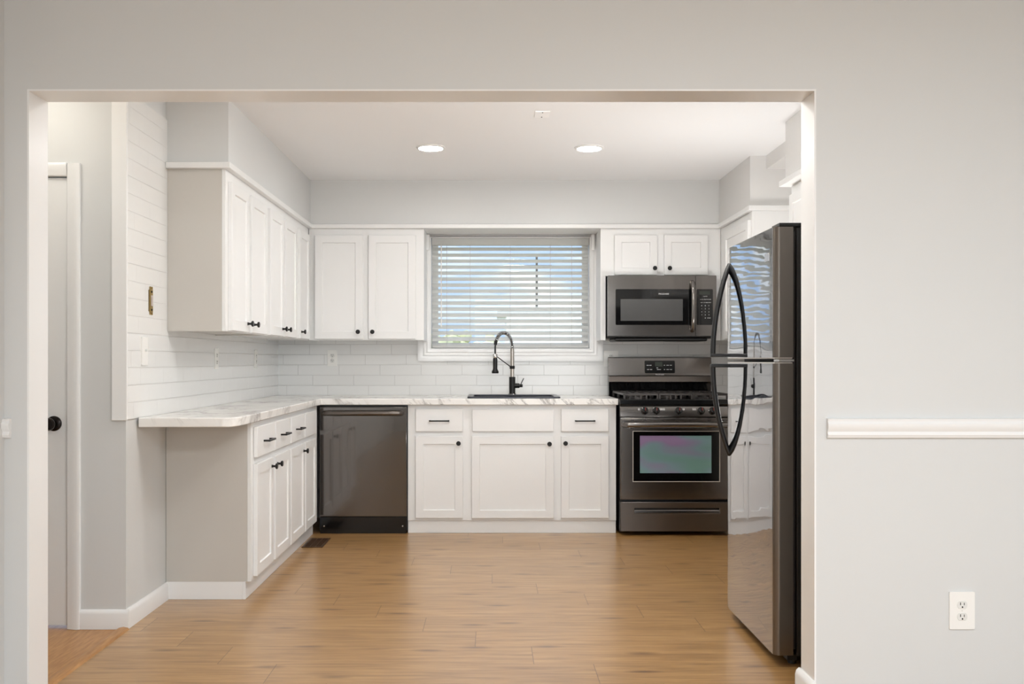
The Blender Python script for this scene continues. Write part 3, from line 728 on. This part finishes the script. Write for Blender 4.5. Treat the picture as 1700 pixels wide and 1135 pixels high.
# ------------------------------------------------------------------ outlets and switches
def outlet(label, loc, rz, w=.072, hh=.118, group='duplex outlets with white plates'):
    o = thing('wall_outlet', label, 'outlet', loc, rz, group)
    MB().prism(rrect(-w/2, w/2, -hh/2, hh/2, .004), [], XZ, -.006, 0).build('cover_plate', plastic, o, bevel=.003)
    for z in (-.0195, .0195):
        pts = []
        for i in range(25):
            q = R(360*i/24); pts.append((.0172*math.cos(q), max(-.0132, min(.0132, .0172*math.sin(q)))+z))
        f = MB().prism(pts[:-1], [], XZ, -.0075, -.003).build('receptacle', plasticg, o, bevel=.0008)
        sm = MB().box(-.0075, -.0052, -.0082, -.006, z-.001, z+.008).box(.0048, .0068, -.0082, -.006, z-.001, z+.007)
        sm.cyl((0, -.006, z-.0075), (0, -.0082, z-.0075), .0026, n=10).build('slots', slot, f)
    MB().lathe([(.003, 0), (.0025, .001), (0, .0012)], (0, -.006, 0), (0, -1, 0), 10).build('screw', plasticg, o)
    return o
outlet('white duplex outlet low on the grey dining wall, below the chair rail', (1.56, YF0, .341), 0, .084, .124, 'duplex outlet on dining wall')
outlet('white duplex outlet on the back wall tiles left of the window', (-1.184, YB-.008, 1.187), 0)
outlet('white duplex outlet on the left tiled wall, nearer the opening', (XL+.008, 5.55, 1.18), R(90))
outlet('white duplex outlet on the left tiled wall, near the back corner', (XL+.008, 6.477, 1.18), R(90))
outlet('wide white outlet plate peeking out behind the left end of the range', (.888, YB-.008, 1.182), 0, .108, .118)
sw = thing('light_switch', 'white toggle switch plate on the left tiles above the counter end', 'switch', (XL+.008, 4.398, 1.212), R(90))
MB().prism(rrect(-.036, .036, -.064, .064, .004), [], XZ, -.007, 0).build('cover_plate', plastic, sw, bevel=.003)
MB().box(-.004, .004, -.017, -.006, -.002, .009).build('toggle', plasticg, sw, bevel=.001)
ux = thing('bare_switch', 'uncovered brass switch strap in a wall box beside the left wall cabinet', 'switch', (XL+.008, 4.484, 1.447), R(90))
MB().prism(rrect(-.027, .027, -.05, .05, .003), [], XZ, -.0015, 0).build('wall_box', mat('box_shadow_brown', (120, 108, 84), .7), ux)
mb = MB().prism(rrect(-.018, .018, -.055, .055, .004), [rrect(-.011, .011, -.026, .026, .003)], XZ, -.006, -.0015)
for x in (-.011, .011):
    for z in (-.06, .06): mb.cyl((x, -.006, z), (x, -.002, z), .006, n=10)
mb.build('strap', brass, ux, bevel=.001)
MB().box(-.011, .011, -.010, -.002, -.025, .025).build('switch_paddle', mat('aged_switch_plastic', (188, 176, 168), .4), ux, bevel=.002)
for z in (-.042, .042): MB().lathe([(.005, 0), (.004, .003), (0, .0035)], (0, -.006, z), (0, -1, 0), 10).build('screw', bronze, ux)

# ------------------------------------------------------------------ ceiling lights
def downlight(label, x, y_, group='recessed ceiling lights'):
    o = thing('recessed_light', label, 'ceiling light', (x, y_, CZ), 0, group)
    MB().lathe([(.088, 0), (.088, -.004), (.082, -.009), (.073, -.010), (.070, -.004), (.070, 0)], (0, 0, 0), (0, 0, 1), 40, cap=False).build('trim_ring', gloss, o)
    MB().lathe([(.0, -.007), (.071, -.006), (.071, -.003), (0, -.003)], (0, 0, 0), (0, 0, 1), 40).build('diffuser', lightm, o)
downlight('lit round recessed ceiling light, left one of the pair near the window', -.365, 5.79)
downlight('lit round recessed ceiling light, right one of the pair near the range', .587, 5.80)
downlight('added unseen recessed light for extra fill behind the opening header, left', -.365, 4.05)  # unseen pair added behind the header to brighten the kitchen
downlight('added unseen recessed light for extra fill behind the opening header, right', .587, 4.05)
cp = thing('blank_ceiling_plate', 'square white blank plate screwed to the ceiling near the opening', 'cover plate', (.263, 5.01, CZ))
MB().box(-.038, .038, -.06, .06, -.004, 0).build('plate', mat('bright_white_plate', (252, 252, 252), .4), cp, bevel=.001)
for y_ in (-.045, .045): MB().lathe([(.004, 0), (.003, -.002), (0, -.0022)], (0, y_, -.004), (0, 0, 1), 10).build('screw', slot, cp)

# floor register
vx = thing('floor_vent', 'brown metal floor register beside the left base cabinets', 'vent', (-1.122, 6.175, 0))
MB().prism(rect(-.066, .066, -.156, .156), [rect(-.05, .05, -.138, .138)], XY, .0003, .005).build('frame', ventm, vx, bevel=.002)
MB().box(-.05, .05, -.138, .138, .0003, .0012).build('duct_shadow', slot, vx)
mb = MB()
for i in range(22):
    y_ = -.13+i*.0124; mb.box(-.05, .05, y_-.0022, y_+.0022, .0014, .0042)
for x in (-.017, .017): mb.box(x-.002, x+.002, -.138, .138, .0014, .0044)
mb.build('grille', ventm, vx)

# ------------------------------------------------------------------ outdoors
grass = mat('sunny_lawn', (176, 180, 150), .9); noise_bump(grass, 30, .4, .02)
siding = mat('white_siding', (240, 240, 238), .6)
roofm = mat('pale_roof', (200, 200, 200), .8)
leafm = mat('pale_green_leaves', (214, 216, 176), .8)
polem = mat('weathered_pole', (96, 92, 88), .8)
struct(MB().box(-60, 60, YB+.3, 90, -.5, -.4).build('ground', grass), 'sunlit lawn outside the window', 'lawn')
hs = thing('neighbour_house', 'white sided house seen through the right half of the blind', 'house', (5.23, 21, -.4))
MB().box(-4.9, 4.9, 0, 3, 0, 2.6).build('wall', siding, hs)
MB().prism([(-5.1, 2.6), (5.1, 2.6), (5.1, 2.66), (-5.1, 2.66)], [], XZ, 0, 3.2).build('roof', roofm, hs)
w_ = MB().prism(rect(-2.2, -1.2, 1.0, 2.0), [rect(-2.12, -1.28, 1.08, 1.92)], XZ, -.05, 0).build('window_frame', siding, hs)
up = thing('utility_pole', 'thin grey utility pole with cross arms rising behind the white house', 'pole', (1.5, 32, -.4))
MB().cyl((0, 0, 0), (0, 0, 5.0), .05, .035, 10).build('mast', polem, up)
for z, w in ((3.9, .9), (4.7, .5)): MB().box(-w, w, -.03, .03, z-.03, z+.03).build('cross_arm', polem, up)
def bush(x, y_, r_, hh, i):
    t_ = thing('tree', ['pale sunlit tree at the left edge of the window view', 'second pale tree from the left in the window view', 'third pale tree from the left in the window view', 'pale tree nearest the white house outside the window'][i], 'tree', (x, y_, -.4), 0, 'trees outside the window')
    MB().cyl((0, 0, 0), (0, 0, hh*.5), .1, .07, 8).build('trunk', polem, t_)
    bm = bmesh.new(); rr = random.Random(i)
    for k in range(14):
        m_ = Matrix.Translation((rr.uniform(-.7, .7)*r_, rr.uniform(-.5, .5)*r_, hh*.55+rr.uniform(-.25, .25)*hh)) @ Matrix.Scale(rr.uniform(.35, .6)*r_, 4)
        bmesh.ops.create_icosphere(bm, subdivisions=2, radius=1, matrix=m_)
    for v_ in bm.verts: v_.co += Vector((rr.uniform(-1, 1), rr.uniform(-1, 1), rr.uniform(-1, 1)))*.06*r_
    mb = MB(); mb.bm.free(); mb.bm = bm; mb.build('crown', leafm, t_)
for i, (x, y_, r_, hh) in enumerate(((-2.2, 38, .6, 3.1), (-1.35, 43, .65, 3.4), (-.5, 38, .55, 3.0), (.1, 44, .5, 3.3))): bush(x, y_, r_, hh, i)
